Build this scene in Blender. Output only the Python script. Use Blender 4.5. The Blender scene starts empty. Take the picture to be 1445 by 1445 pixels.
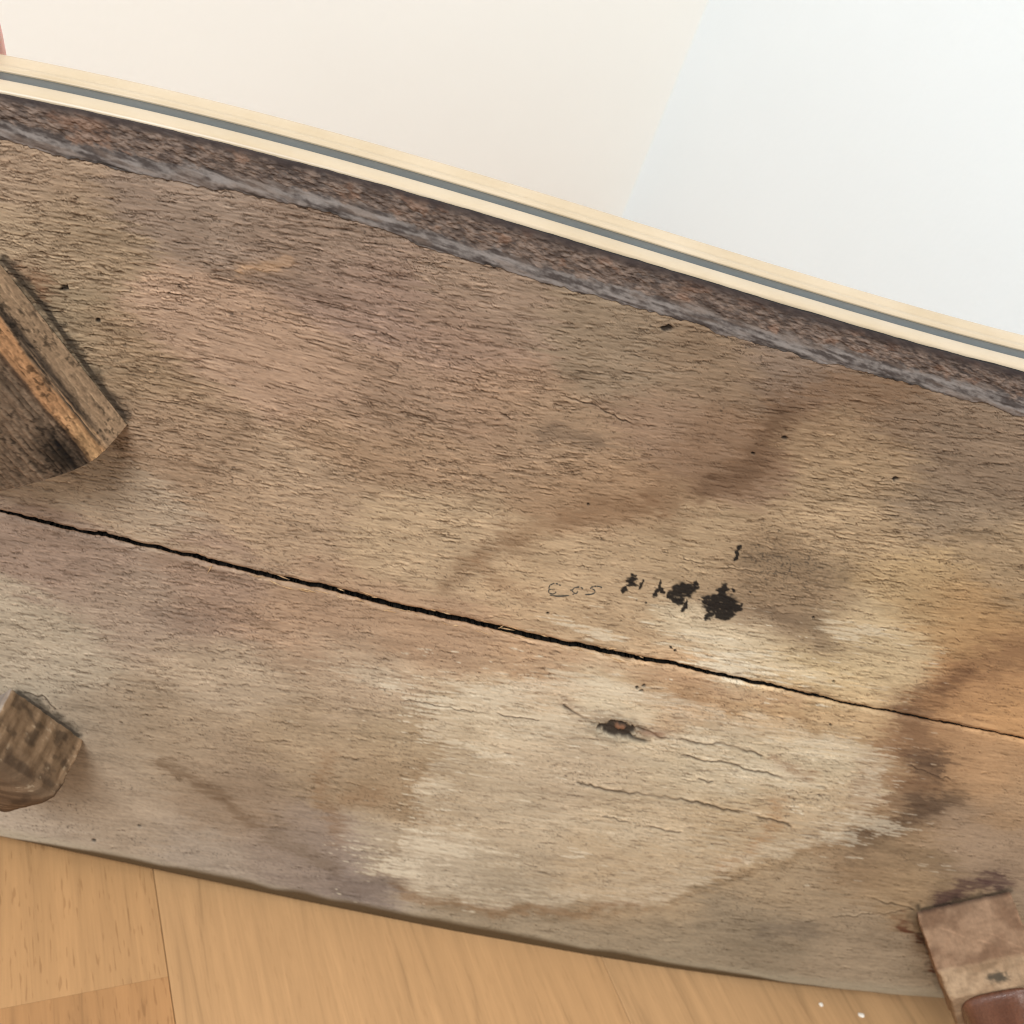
import bpy, bmesh, math, random
import numpy as np
from mathutils import Vector, Matrix

random.seed(4)
S = bpy.context.scene
C = S.collection

# ------------------------------------------------------------------ camera
# world: X along the table, Y away from the photographer into the room, Z up
F_PX, CEN, DIST = 1500.0, 722.5, 0.42          # focal length in photo pixels, picture centre, metres to the table's underside


def unit(v):
    v = np.array(v, float)
    return v / np.linalg.norm(v)


UP = -unit([-813, 2006, F_PX])
YA = np.array([-22, -1060, F_PX])
YA = unit(YA - YA.dot(UP) * UP)
XA = np.cross(YA, UP)
ROT = np.array([XA, YA, UP])                   # camera axes (right, down, forward) -> world
LOWEST = -0.6625                               # lowest point of the table edge below the lens
EYE = np.array([0.0, -DIST, -LOWEST])

cam = bpy.data.objects.new('camera', bpy.data.cameras.new('camera'))
C.objects.link(cam)
rt, dn, fw = ROT[:, 0], ROT[:, 1], ROT[:, 2]
M = Matrix(((rt[0], -dn[0], -fw[0], EYE[0]), (rt[1], -dn[1], -fw[1], EYE[1]), (rt[2], -dn[2], -fw[2], EYE[2]), (0, 0, 0, 1)))
cam.matrix_world = M
cam.data.sensor_width = 36
cam.data.lens = 36 * F_PX / 1445
cam.data.clip_start = 0.02
cam.data.clip_end = 100
cam.data.dof.use_dof = True
cam.data.dof.focus_distance = 0.47
cam.data.dof.aperture_fstop = 15
S.camera = cam
S.render.engine = 'CYCLES'
S.cycles.filter_width = 1.1           # keeps the fine relief of the wood crisp

# ------------------------------------------------------------------ light: a bright room by a big window
world = bpy.data.worlds.new('World')
S.world = world
world.use_nodes = True
world.node_tree.nodes['Background'].inputs[0].default_value = (1.0, 0.96, 0.92, 1)
world.node_tree.nodes['Background'].inputs[1].default_value = 0.72


def area(name, loc, target, sx, sy, power, col):
    l = bpy.data.lights.new(name, 'AREA')
    l.shape = 'RECTANGLE'
    l.size, l.size_y, l.energy, l.color = sx, sy, power, col
    o = bpy.data.objects.new(name, l)
    C.objects.link(o)
    o.location = loc
    o.rotation_euler = (Vector(target) - Vector(loc)).to_track_quat('-Z', 'Y').to_euler()
    return o


area('window_light', (-1.3, -2.1, 3.1), (0.25, 0.1, 0.3), 1.8, 1.8, 168, (0.96, 0.985, 1.0))
area('overhead_fill', (0.3, 0.25, 3.0), (0.3, 0.1, 0.0), 1.1, 0.9, 13, (1.0, 0.95, 0.88))  # warm fill lamp added overhead, no real fitting there
S.view_settings.view_transform = 'Standard'
S.view_settings.look = 'None'
S.view_settings.exposure = 0.0
S.view_settings.gamma = 1.0


# ------------------------------------------------------------------ helpers
def lin(rgb):
    a = np.array(rgb, float) / 255.0
    return np.where(a <= 0.04045, a / 12.92, ((a + 0.055) / 1.055) ** 2.4)


def ray(px, py):
    px = np.asarray(px, float)
    py = np.asarray(py, float)
    d = np.stack([px - CEN, py - CEN, np.full_like(px, F_PX)], -1)
    return d @ ROT.T


def on_plane(px, py, y=0.0):
    """a point of the photograph, measured back onto the upright plane at depth y"""
    r = ray(px, py)
    t = (y + DIST) / r[..., 1]
    return EYE + r * t[..., None]


def on_floor(px, py, z=0.0):
    r = ray(px, py)
    return EYE + r * ((z - EYE[2]) / r[..., 2])[..., None]


def to_photo(p):
    q = (np.asarray(p) - EYE) @ ROT
    return q[..., 0] / q[..., 2] * F_PX + CEN, q[..., 1] / q[..., 2] * F_PX + CEN


rng = np.random.default_rng(11)
TAB = rng.random((24, 256, 256)).astype(np.float32)


def vn(x, y, s):
    """value noise 0..1"""
    x = np.asarray(x, np.float32) + 1000.37
    y = np.asarray(y, np.float32) + 1000.71
    xi = np.floor(x).astype(np.int32)
    yi = np.floor(y).astype(np.int32)
    fx, fy = x - xi, y - yi
    fx = fx * fx * (3 - 2 * fx)
    fy = fy * fy * (3 - 2 * fy)
    t = TAB[s % 24]
    a, b = xi & 255, (xi + 1) & 255
    c, d = yi & 255, (yi + 1) & 255
    return (t[a, c] * (1 - fx) + t[b, c] * fx) * (1 - fy) + (t[a, d] * (1 - fx) + t[b, d] * fx) * fy


def fbm(x, y, s, n=3):
    v, a, tot = 0, 1.0, 0
    for i in range(n):
        v = v + a * vn(x * 2 ** i, y * 2 ** i, s + i)
        tot += a
        a *= 0.5
    return v / tot


def sst(a, b, x):
    t = np.clip((x - a) / (b - a), 0, 1)
    return t * t * (3 - 2 * t)


def near_path(px, py, pts):
    """distance in photo pixels from every vertex to a polyline, and which side it lies on"""
    best = np.full(px.shape, 1e6)
    side = np.zeros(px.shape)
    for (x0, y0), (x1, y1) in zip(pts[:-1], pts[1:]):
        dx, dy = x1 - x0, y1 - y0
        L = dx * dx + dy * dy + 1e-9
        t = np.clip(((px - x0) * dx + (py - y0) * dy) / L, 0, 1)
        d = np.hypot(px - x0 - t * dx, py - y0 - t * dy)
        m = d < best
        best = np.where(m, d, best)
        side = np.where(m, (px - x0) * dy - (py - y0) * dx, side)
    return best, side


def link(name, me, mat=None, parent=None):
    o = bpy.data.objects.new(name, me)
    C.objects.link(o)
    if mat is not None:
        me.materials.append(mat)
    if parent is not None:
        o.parent = parent
    return o


def tag(o, label, cat, group=None):
    o['label'] = label
    o['category'] = cat
    if group:
        o['group'] = group
    return o


def mesh(name, verts, faces, mat=None, parent=None, smooth=False):
    me = bpy.data.meshes.new(name)
    me.from_pydata([tuple(map(float, v)) for v in verts], [], faces)
    me.validate()
    bm = bmesh.new()
    bm.from_mesh(me)
    bmesh.ops.recalc_face_normals(bm, faces=bm.faces)
    bm.to_mesh(me)
    bm.free()
    if smooth:
        me.polygons.foreach_set('use_smooth', [True] * len(me.polygons))
    return link(name, me, mat, parent)


def grid_mesh(name, P, col, mat, parent):
    """rows x columns of points as one quad sheet with a colour attribute"""
    nr, nc = P.shape[:2]
    me = bpy.data.meshes.new(name)
    n = nr * nc
    idx = np.arange(n).reshape(nr, nc)
    q = np.stack([idx[:-1, :-1], idx[:-1, 1:], idx[1:, 1:], idx[1:, :-1]], -1).reshape(-1, 4)
    me.vertices.add(n)
    me.vertices.foreach_set('co', P.reshape(-1).astype(np.float32))
    me.loops.add(q.size)
    me.loops.foreach_set('vertex_index', q.reshape(-1).astype(np.int32))
    me.polygons.add(len(q))
    me.polygons.foreach_set('loop_start', (np.arange(len(q)) * 4).astype(np.int32))
    me.polygons.foreach_set('use_smooth', np.ones(len(q), bool))
    me.update(calc_edges=True)
    at = me.color_attributes.new('wear', 'FLOAT_COLOR', 'POINT')
    rgba = np.concatenate([col.reshape(-1, 3), np.ones((n, 1))], 1).astype(np.float32)
    at.data.foreach_set('color', rgba.reshape(-1))
    return link(name, me, mat, parent)


class Nodes:
    def __init__(self, name):
        self.m = bpy.data.materials.new(name)
        self.m.use_nodes = True
        self.t = self.m.node_tree
        self.b = self.t.nodes['Principled BSDF']

    def n(self, kind, **kw):
        o = self.t.nodes.new(kind)
        for k, v in kw.items():
            if k.startswith('i_'):
                key = k[2:]
                o.inputs[int(key) if key.isdigit() else key.replace('_', ' ')].default_value = v
            else:
                setattr(o, k, v)
        return o

    def l(self, a, b):
        self.t.links.new(a, b)

    def coords(self, scale, kind='Object', rot=(0, 0, 0), rnd=False):
        tc = self.n('ShaderNodeTexCoord')
        mp = self.n('ShaderNodeMapping')
        mp.inputs['Scale'].default_value = scale
        mp.inputs['Rotation'].default_value = rot
        self.l(tc.outputs[kind], mp.inputs['Vector'])
        if rnd:
            oi = self.n('ShaderNodeObjectInfo')
            mu = self.n('ShaderNodeVectorMath', operation='SCALE')
            mu.inputs[0].default_value = (37.0, 91.0, 53.0)
            self.l(oi.outputs['Random'], mu.inputs['Scale'])
            self.l(mu.outputs[0], mp.inputs['Location'])
        return mp.outputs[0]

    def noise(self, vec, scale=1.0, detail=4, rough=0.55, dist=0.0):
        o = self.n('ShaderNodeTexNoise')
        o.inputs['Scale'].default_value = scale
        o.inputs['Detail'].default_value = detail
        o.inputs['Roughness'].default_value = rough
        o.inputs['Distortion'].default_value = dist
        self.l(vec, o.inputs['Vector'])
        return o.outputs['Fac']

    def ramp(self, fac, stops):
        r = self.n('ShaderNodeValToRGB')
        e = r.color_ramp.elements
        while len(e) < len(stops):
            e.new(0.5)
        for el, (p, c) in zip(e, stops):
            el.position = p
            el.color = (*c, 1) if not isinstance(c, (int, float)) else (c, c, c, 1)
        self.l(fac, r.inputs[0])
        return r.outputs[0]

    def mix(self, a, b, fac=1.0, blend='MIX'):
        o = self.n('ShaderNodeMix', data_type='RGBA', blend_type=blend)
        for sock, v in ((o.inputs[0], fac), (o.inputs[6], a), (o.inputs[7], b)):
            if hasattr(v, 'is_linked'):
                self.l(v, sock)
            elif isinstance(v, (int, float)):
                sock.default_value = v
            else:
                sock.default_value = (*v, 1)
        return o.outputs[2]

    def bump(self, h, strength, dist, prev=None):
        o = self.n('ShaderNodeBump')
        o.inputs['Strength'].default_value = strength
        o.inputs['Distance'].default_value = dist
        self.l(h, o.inputs['Height'])
        if prev is not None:
            self.l(prev, o.inputs['Normal'])
        self.l(o.outputs[0], self.b.inputs['Normal'])
        return o.outputs[0]

    def out(self, col, rough=0.6, spec=None):
        if hasattr(col, 'is_linked'):
            self.l(col, self.b.inputs['Base Color'])
        else:
            self.b.inputs['Base Color'].default_value = (*col, 1)
        self.b.inputs['Roughness'].default_value = rough
        if spec is not None:
            self.b.inputs['Specular IOR Level'].default_value = spec
        return self.m


ALB = np.array([0.875, 0.935, 0.99])        # photo tone -> base colour of the wood under this light

# ------------------------------------------------------------------ materials
k = Nodes('weathered_wood')
at = k.n('ShaderNodeAttribute', attribute_name='wear')
v1 = k.coords((90, 90, 1300))
v2 = k.coords((420, 420, 2600))
g1 = k.ramp(k.noise(v1, 1, 5, 0.65, 0.4), [(0.25, 0.80), (0.55, 1.0), (0.8, 1.12)])
g2 = k.ramp(k.noise(v2, 1, 3, 0.6), [(0.3, 0.84), (0.5, 1.0), (0.75, 1.10)])
c1 = k.mix(at.outputs['Color'], g1, 0.55, 'MULTIPLY')
c1 = k.mix(c1, g2, 0.6, 'MULTIPLY')
nb = k.bump(k.noise(v2, 1, 4, 0.65), 0.45, 0.00022)
WOOD = k.out(c1, 0.86, 0.12)

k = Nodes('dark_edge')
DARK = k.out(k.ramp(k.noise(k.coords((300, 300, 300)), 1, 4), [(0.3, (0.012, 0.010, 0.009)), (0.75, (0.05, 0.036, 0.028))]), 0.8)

k = Nodes('cream_plastic')
cc = k.ramp(k.noise(k.coords((25, 25, 25)), 1, 5, 0.6), [(0.3, tuple(lin((226, 203, 168)) * 0.53)), (0.7, tuple(lin((238, 217, 186)) * 0.53))])
sp = k.ramp(k.noise(k.coords((500, 500, 500)), 1, 3, 0.7), [(0.24, 0.72), (0.34, 1.0)])
k.bump(k.noise(k.coords((160, 160, 160)), 1, 3), 0.1, 0.0004)
CREAM = k.out(k.mix(cc, sp, 0.5, 'MULTIPLY'), 0.34, 0.45)

k = Nodes('grey_plastic')
cc = k.ramp(k.noise(k.coords((40, 40, 40)), 1, 5, 0.65), [(0.3, (0.030, 0.037, 0.038)), (0.7, (0.046, 0.055, 0.057))])
k.bump(k.noise(k.coords((200, 200, 200)), 1, 3), 0.08, 0.0004)
GREY = k.out(cc, 0.36, 0.42)


def wall_mat(name, col):
    k = Nodes(name)
    f = k.noise(k.coords((3, 3, 3)), 1, 4, 0.6)
    cc = k.ramp(f, [(0.3, tuple(np.array(col) * 0.975)), (0.7, col)])
    k.bump(k.noise(k.coords((110, 110, 110)), 1, 5, 0.6), 0.22, 0.0016)
    return k.out(cc, 0.8, 0.2)


WALL_CREAM = wall_mat('cream_wall_paint', (0.82, 0.813, 0.772))
WALL_WHITE = wall_mat('white_wall_paint', (0.73, 0.785, 0.81))

# beech staves, grain along local X
k = Nodes('beech_laminate')
oi = k.n('ShaderNodeObjectInfo')
tone = k.ramp(oi.outputs['Alpha'], [(0.0, lin((196, 147, 96))), (0.5, lin((207, 160, 108))), (1.0, lin((214, 170, 120)))])
grain = k.ramp(k.noise(k.coords((5.5, 95, 1), rnd=True), 1, 5, 0.62, 1.1), [(0.32, 0.70), (0.42, .92), (0.55, 1.0), (0.70, 1.13)])
fine = k.ramp(k.noise(k.coords((30, 700, 1), rnd=True), 1, 3, 0.6), [(0.3, 0.93), (0.7, 1.05)])
fl = k.ramp(k.noise(k.coords((75, 640, 1), rnd=True), 1, 1.5, 0.4), [(0.30, 0.66), (0.37, 1.0)])
cc = k.mix(tone, grain, 0.75, 'MULTIPLY')
cc = k.mix(cc, fine, 0.8, 'MULTIPLY')
flk = k.n('ShaderNodeSeparateColor')
k.l(oi.outputs['Color'], flk.inputs[0])
flc = k.mix((1.0, 0.80, 0.62), (1.0, 1.0, 1.0), fl)
fl2 = k.mix(fl, flc, 1.0, 'MULTIPLY')
cc = k.mix(cc, fl2, flk.outputs[0], 'MULTIPLY')
cc = k.mix(cc, (0.645, 0.64, 0.655), 1.0, 'MULTIPLY')
k.bump(k.noise(k.coords((30, 500, 1), rnd=True), 1, 3), 0.06, 0.0004)
BEECH = k.out(cc, 0.42, 0.4)

k = Nodes('floor_base')
BASE = k.out(k.ramp(k.noise(k.coords((20, 20, 20))), [(0.3, (0.03, 0.02, 0.012)), (0.7, (0.06, 0.04, 0.025))]), 0.9)


def leg_mat(name, stops, streak, rough, spots=0.5, gloss=0.3):
    k = Nodes(name)
    cc = k.ramp(k.noise(k.coords(streak), 1, 6, 0.62, 0.5), stops)
    f2 = k.ramp(k.noise(k.coords((130, 130, 130)), 1, 5, 0.7), [(0.36, 0.25), (0.5, 1.0)])
    f3 = k.ramp(k.noise(k.coords((700, 700, 700)), 1, 2, 0.6), [(0.3, 0.7), (0.6, 1.08)])
    cc = k.mix(cc, f2, spots, 'MULTIPLY')
    cc = k.mix(cc, f3, 0.6, 'MULTIPLY')
    k.bump(k.noise(k.coords((300, 300, 300)), 1, 5, 0.65), 0.35, 0.0008)
    return k.out(cc, rough, gloss)


VARN = leg_mat('varnished_leg', [(0.3, lin((74, 46, 36)) * .8), (0.6, lin((108, 70, 54)) * .8), (0.8, lin((132, 92, 72)) * .8)], (90, 7, 90), 0.2, 0.1, 0.7)

k = Nodes('skin')
sk = k.ramp(k.noise(k.coords((60, 60, 60)), 1, 4), [(0.3, (0.92, 0.47, 0.40)), (0.7, (0.96, 0.55, 0.47))])
k.b.inputs['Subsurface Weight'].default_value = 0.25
k.b.inputs['Subsurface Radius'].default_value = (0.006, 0.002, 0.001)
k.bump(k.noise(k.coords((500, 500, 500)), 1, 3), 0.15, 0.0004)
SKIN = k.out(sk, 0.5, 0.35)

k = Nodes('crumb')
CRUMB = k.out(k.ramp(k.noise(k.coords((400, 400, 400))), [(0.3, (0.62, 0.56, 0.46)), (0.7, (0.82, 0.78, 0.70))]), 0.8)
k = Nodes('pale_splinter')
SPLINT = k.out(k.ramp(k.noise(k.coords((600, 600, 600))), [(0.3, lin((196, 156, 112)) * .85), (0.7, lin((226, 196, 152)) * .85)]), 0.8)

# ------------------------------------------------------------------ the room: two walls and a beech floor
PL = unit(on_floor(np.array(-68.0), np.array(-719.0)) - EYE)      # direction the staves run, from their vanishing point
PL[2] = 0
PL = unit(PL)
PN = np.array([PL[1], -PL[0], 0])                                  # across the staves, to the right

r0 = ray(np.array(940.0), np.array(150.0))
corner = EYE + r0 * (1.75 / r0[1])                                 # the corner of the room stands over a metre behind the table
corner[2] = 0


def wall(name, p0, p1, mat, label):
    d = unit(p1 - p0)
    nrm = np.array([-d[1], d[0], 0]) * 0.1
    v = []
    for p in (p0, p1, p1 + nrm, p0 + nrm):
        v.append((p[0], p[1], -0.02))
    for p in (p0, p1, p1 + nrm, p0 + nrm):
        v.append((p[0], p[1], 2.6))
    o = mesh(name, v, [(0, 1, 5, 4), (1, 2, 6, 5), (2, 3, 7, 6), (3, 0, 4, 7), (4, 5, 6, 7), (3, 2, 1, 0)], mat)
    tag(o, label, 'wall')
    return o


wall('wall', corner - PN * 2.6, corner, WALL_CREAM, 'cream painted plain wall on the left of the room corner behind the table')
wall('wall', corner + PL * 0.1, corner - PL * 2.9, WALL_WHITE, 'cool white plain wall on the right of the room corner')

fl_o = mesh('floor', [(-2.6, -2.2, -0.03), (2.6, -2.2, -0.03), (2.6, 2.4, -0.03), (-2.6, 2.4, -0.03),
                      (-2.6, -2.2, -0.008), (2.6, -2.2, -0.008), (2.6, 2.4, -0.008), (-2.6, 2.4, -0.008)],
            [(3, 2, 1, 0), (4, 5, 6, 7), (0, 1, 5, 4), (1, 2, 6, 5), (2, 3, 7, 6), (3, 0, 4, 7)], BASE)
fl_o['kind'] = 'structure'

s0 = on_floor(np.array(218.0), np.array(1240.0))
s1 = on_floor(np.array(860.0), np.array(1376.0))
j0 = on_floor(np.array(118.0), np.array(1401.0))
WID = abs((s1 - s0).dot(PN))
STAVE = 0.62
GAP = 0.00035


def stave_mesh():
    bm = bmesh.new()
    bmesh.ops.create_cube(bm, size=1)
    bmesh.ops.scale(bm, vec=(STAVE - 0.00008, WID - GAP, 0.008), verts=bm.verts)
    bmesh.ops.translate(bm, vec=(0, 0, -0.004), verts=bm.verts)
    top = [e for e in bm.edges if all(v.co.z > -0.001 for v in e.verts) and abs(e.verts[0].co.x - e.verts[1].co.x) > .1]
    bmesh.ops.bevel(bm, geom=top, offset=0.0004, segments=1, affect='EDGES')
    me = bpy.data.meshes.new('plank')
    bm.to_mesh(me)
    bm.free()
    me.materials.append(BEECH)
    return me


pm = stave_mesh()
ang = math.atan2(PL[1], PL[0])
u0, jj = s0.dot(PN), j0.dot(PL)
rows = range(-9, 9)
for i in rows:
    cu = u0 + (i + 0.5) * WID
    shift = 0 if i == -1 else ((i * 0.381 + .55) % 1.0) * STAVE
    for j in range(-3, 4):
        cl = jj + shift + (j + 0.5) * STAVE
        p = PN * cu + PL * cl
        if not (-1.6 < p[0] < 1.9 and -1.1 < p[1] < 2.2):
            continue
        o = bpy.data.objects.new('plank', pm)
        C.objects.link(o)
        o.parent = fl_o
        o.color[3] = random.random() if not (i == -1 or i == 0) else ((.55 if j >= 0 else .0) if i == -1 else .8)
        o.color[0] = .62 if i <= -1 else .2
        o.location = (p[0], p[1], random.uniform(-0.0001, 0.0001))
        o.rotation_euler = (0, 0, ang + (math.pi if random.random() < .5 else 0))

# ------------------------------------------------------------------ the table, tipped on its long edge
table = bpy.data.objects.new('coffee_table', None)
C.objects.link(table)
table.location = (0.205, 0, 0)
tag(table, 'old oval wooden table tipped on its edge showing its weathered cracked underside', 'table')
T0 = np.array([0.205, 0, 0])
RIMY = 0.003
top_px = np.array([(0, 140), (120, 164), (242, 192), (380, 224), (500, 257), (658, 304), (796, 345), (950, 391), (1152, 449), (1291, 489), (1445, 533)], float)
bot_px = np.array([(0, 1183), (69, 1197), (214, 1232), (346, 1257), (500, 1286), (658, 1319), (796, 1346), (950, 1371), (1083, 1387), (1222, 1400), (1343, 1412)], float)
tp, bp = on_plane(top_px[:, 0], top_px[:, 1], RIMY), on_plane(bot_px[:, 0], bot_px[:, 1])
ct = np.polyfit(tp[:, 0], tp[:, 2], 3)
cb = np.polyfit(bp[:, 0], bp[:, 2], 3)
zc = 0.5 * (np.polyval(ct, .2) + np.polyval(cb, .2))


def outline_half(sign):
    A, n = 0.57, 3.3
    cf = ct if sign > 0 else cb
    lo, hi = (-0.18, 0.36) if sign > 0 else (-0.17, 0.58)
    th = np.linspace(math.pi, 0, 1400)
    x = 0.205 + A * np.sign(np.cos(th)) * np.abs(np.cos(th)) ** (2 / n)
    H = abs(np.polyval(cf, .205) - zc)
    z = zc + sign * H * np.abs(np.sin(th)) ** (2 / n)
    xi = np.clip(x, lo, hi)
    u = np.interp(xi, x, z)
    fit = np.polyval(cf, xi)
    d = fit - u
    w = np.where(x < lo, np.clip((x - (0.205 - A)) / (lo - (0.205 - A)), 0, 1), np.where(x > hi, np.clip(((0.205 + A) - x) / ((0.205 + A) - hi), 0, 1), 1))
    return x, z + d * sst(0, 1, w)


tx, tz = outline_half(1)
bx_, bz_ = outline_half(-1)


def photo_curve(x, z, y=0.0):
    P = np.stack([x, np.full_like(x, y), z], -1)
    return to_photo(P)


tpx, tpy = photo_curve(tx, tz, RIMY)
bpx, bpy_ = photo_curve(bx_, bz_)
L_PX, R_PX = max(tpx.min(), bpx.min()) + 2, min(tpx.max(), bpx.max()) - 2


def curve_at(cx, cy, q):
    o = np.argsort(cx)
    return np.interp(q, cx[o], cy[o])


cols = np.concatenate([np.linspace(L_PX, -30, 70)[:-1], np.arange(-30, 1476, 1.3), np.linspace(1476, R_PX, 70)[1:]])
top_c = curve_at(tpx, tpy, cols)
bot_c = curve_at(bpx, bpy_, cols)
crack_pts = np.array([(-900, 560), (-300, 662), (0, 722), (86, 744), (173, 763), (277, 787), (363, 810), (450, 828), (554, 854), (658, 877), (761, 901), (865, 922), (950, 938), (1031, 957), (1118, 975), (1222, 999), (1301, 1014), (1445, 1044), (1700, 1098), (2400, 1245)], float)
crack = np.clip(np.interp(cols, crack_pts[:, 0], crack_pts[:, 1]), top_c + 3, bot_c - 1)
cw = np.interp(cols, [-200, 0, 120, 250, 500, 750, 900, 1000, 1120, 1200, 1300, 1500], [3.4, 4, 5.2, 5.4, 7.2, 7.2, 6.2, 4.8, 3.8, 2.6, 2.2, 2.0])
wob = (fbm(cols / 26, cols * 0, 3, 3) - .5) * 6 + (vn(cols / 5, cols * 0, 7) - .5) * 2.2
wob2 = (fbm(cols / 30, cols * 0, 5, 3) - .5) * 4 + (vn(cols / 4, cols * 0, 8) - .5) * 2.4
cr_up = crack - cw * 0.5 + wob * 0.75
cr_lo = crack + cw * 0.5 + wob * 0.45 + wob2 * 0.5
cr_lo = np.maximum(cr_lo, cr_up + 1.6)
grey_lo_pts = np.array([(-400, 118), (0, 194), (104, 221), (242, 253), (380, 280), (500, 311), (658, 366), (796, 405), (950, 448), (1152, 508), (1291, 543), (1445, 586), (1900, 730)], float)
rim_c = np.interp(cols, grey_lo_pts[:, 0], grey_lo_pts[:, 1]) + (fbm(cols / 40, cols * 0, 9, 3) - .5) * 12 + (fbm(cols / 9, cols * 0, 10, 3) - .5) * 6
rim_c = np.clip(rim_c, top_c + 1, cr_up - 1)

# ---- colours of the bare and stained wood (photo tones)
TONES = [
    (50, 260, 158, 132, 108), (0, 330, 168, 142, 114), (250, 280, 142, 120, 102), (450, 340, 139, 116, 98), (100, 330, 152, 128, 102), (60, 470, 146, 124, 98), (300, 480, 166, 136, 112), (400, 510, 162, 132, 108),
    (190, 520, 149, 123, 96), (520, 420, 150, 123, 105), (640, 480, 151, 123, 103), (700, 430, 151, 126, 105), (850, 480, 145, 123, 100), (1000, 520, 137, 113, 90), (1130, 530, 129, 108, 91), (980, 620, 146, 118, 95),
    (860, 690, 158, 127, 98), (1300, 590, 131, 109, 89), (1210, 640, 165, 137, 106), (1400, 650, 134, 111, 90), (1350, 720, 143, 121, 98), (1200, 750, 168, 141, 110), (1430, 800, 156, 130, 100), (560, 640, 158, 129, 102),
    (560, 560, 154, 126, 103), (700, 570, 159, 129, 104), (780, 620, 154, 127, 101), (250, 620, 152, 125, 100), (120, 690, 168, 146, 122), (400, 700, 166, 139, 112), (600, 760, 179, 152, 121), (850, 800, 179, 151, 119),
    (960, 760, 175, 148, 116), (800, 860, 183, 154, 121), (1100, 820, 155, 128, 99), (1110, 870, 142, 118, 94), (1200, 900, 192, 166, 130), (1050, 920, 208, 186, 154), (1150, 950, 210, 184, 142), (1300, 830, 172, 143, 106),
    (1380, 880, 170, 133, 93), (1420, 1000, 190, 145, 101), (100, 780, 149, 125, 107), (50, 900, 172, 154, 131), (200, 860, 158, 136, 116), (300, 850, 149, 123, 103), (300, 940, 174, 152, 127), (440, 890, 166, 136, 110),
    (600, 890, 170, 139, 111), (500, 960, 176, 152, 126), (750, 940, 182, 148, 116), (700, 1000, 200, 178, 148), (850, 980, 206, 186, 155), (950, 985, 186, 150, 114), (1000, 1060, 189, 168, 138), (1150, 1080, 199, 178, 146),
    (1120, 1000, 186, 152, 114), (1380, 1080, 176, 137, 100), (1430, 1130, 168, 135, 102), (1400, 1190, 157, 131, 106), (1230, 1200, 147, 120, 92), (1180, 1000, 190, 158, 120), (1180, 1150, 178, 151, 118), (600, 1060, 170, 147, 118),
    (450, 1060, 168, 144, 116), (250, 1060, 160, 138, 113), (320, 1120, 149, 126, 103), (150, 1050, 162, 142, 119), (150, 1150, 167, 146, 123), (60, 1180, 177, 158, 137), (420, 1200, 152, 132, 114), (480, 1240, 144, 127, 115),
    (580, 1215, 183, 164, 139), (700, 1150, 181, 159, 131), (800, 1080, 183, 160, 132), (900, 1160, 183, 159, 128), (1050, 1200, 176, 149, 115), (900, 1250, 176, 151, 120), (1060, 1310, 143, 125, 102), (1200, 1340, 157, 136, 111),
    (1120, 1260, 164, 141, 113), (700, 1290, 157, 138, 113), (300, 1220, 167, 149, 130), (950, 1340, 155, 136, 111), (1280, 1240, 157, 130, 99), (560, 1110, 159, 134, 105),
]
ROUGHS = [
    (100, 400, 1), (300, 300, .75), (500, 400, .9), (350, 500, .25), (200, 450, 1.2), (560, 640, .9), (250, 650, .9), (480, 760, .6), (850, 500, .45), (700, 560, .8), (1000, 700, .4),
    (1200, 700, .75), (1350, 640, .7), (1100, 870, .5), (1300, 880, .6), (1420, 980, .15), (800, 820, .35), (100, 850, .7), (300, 890, .8), (600, 900, .35), (800, 1000, .55), (1100, 1080, .7),
    (1000, 1180, .55), (400, 1020, .5), (300, 1150, .06), (150, 1120, .08), (500, 1180, .15), (650, 1200, .35), (900, 1290, .2), (1380, 1120, .15), (1250, 1300, .12), (600, 1300, .08), (1000, 960, .5),
]
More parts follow.
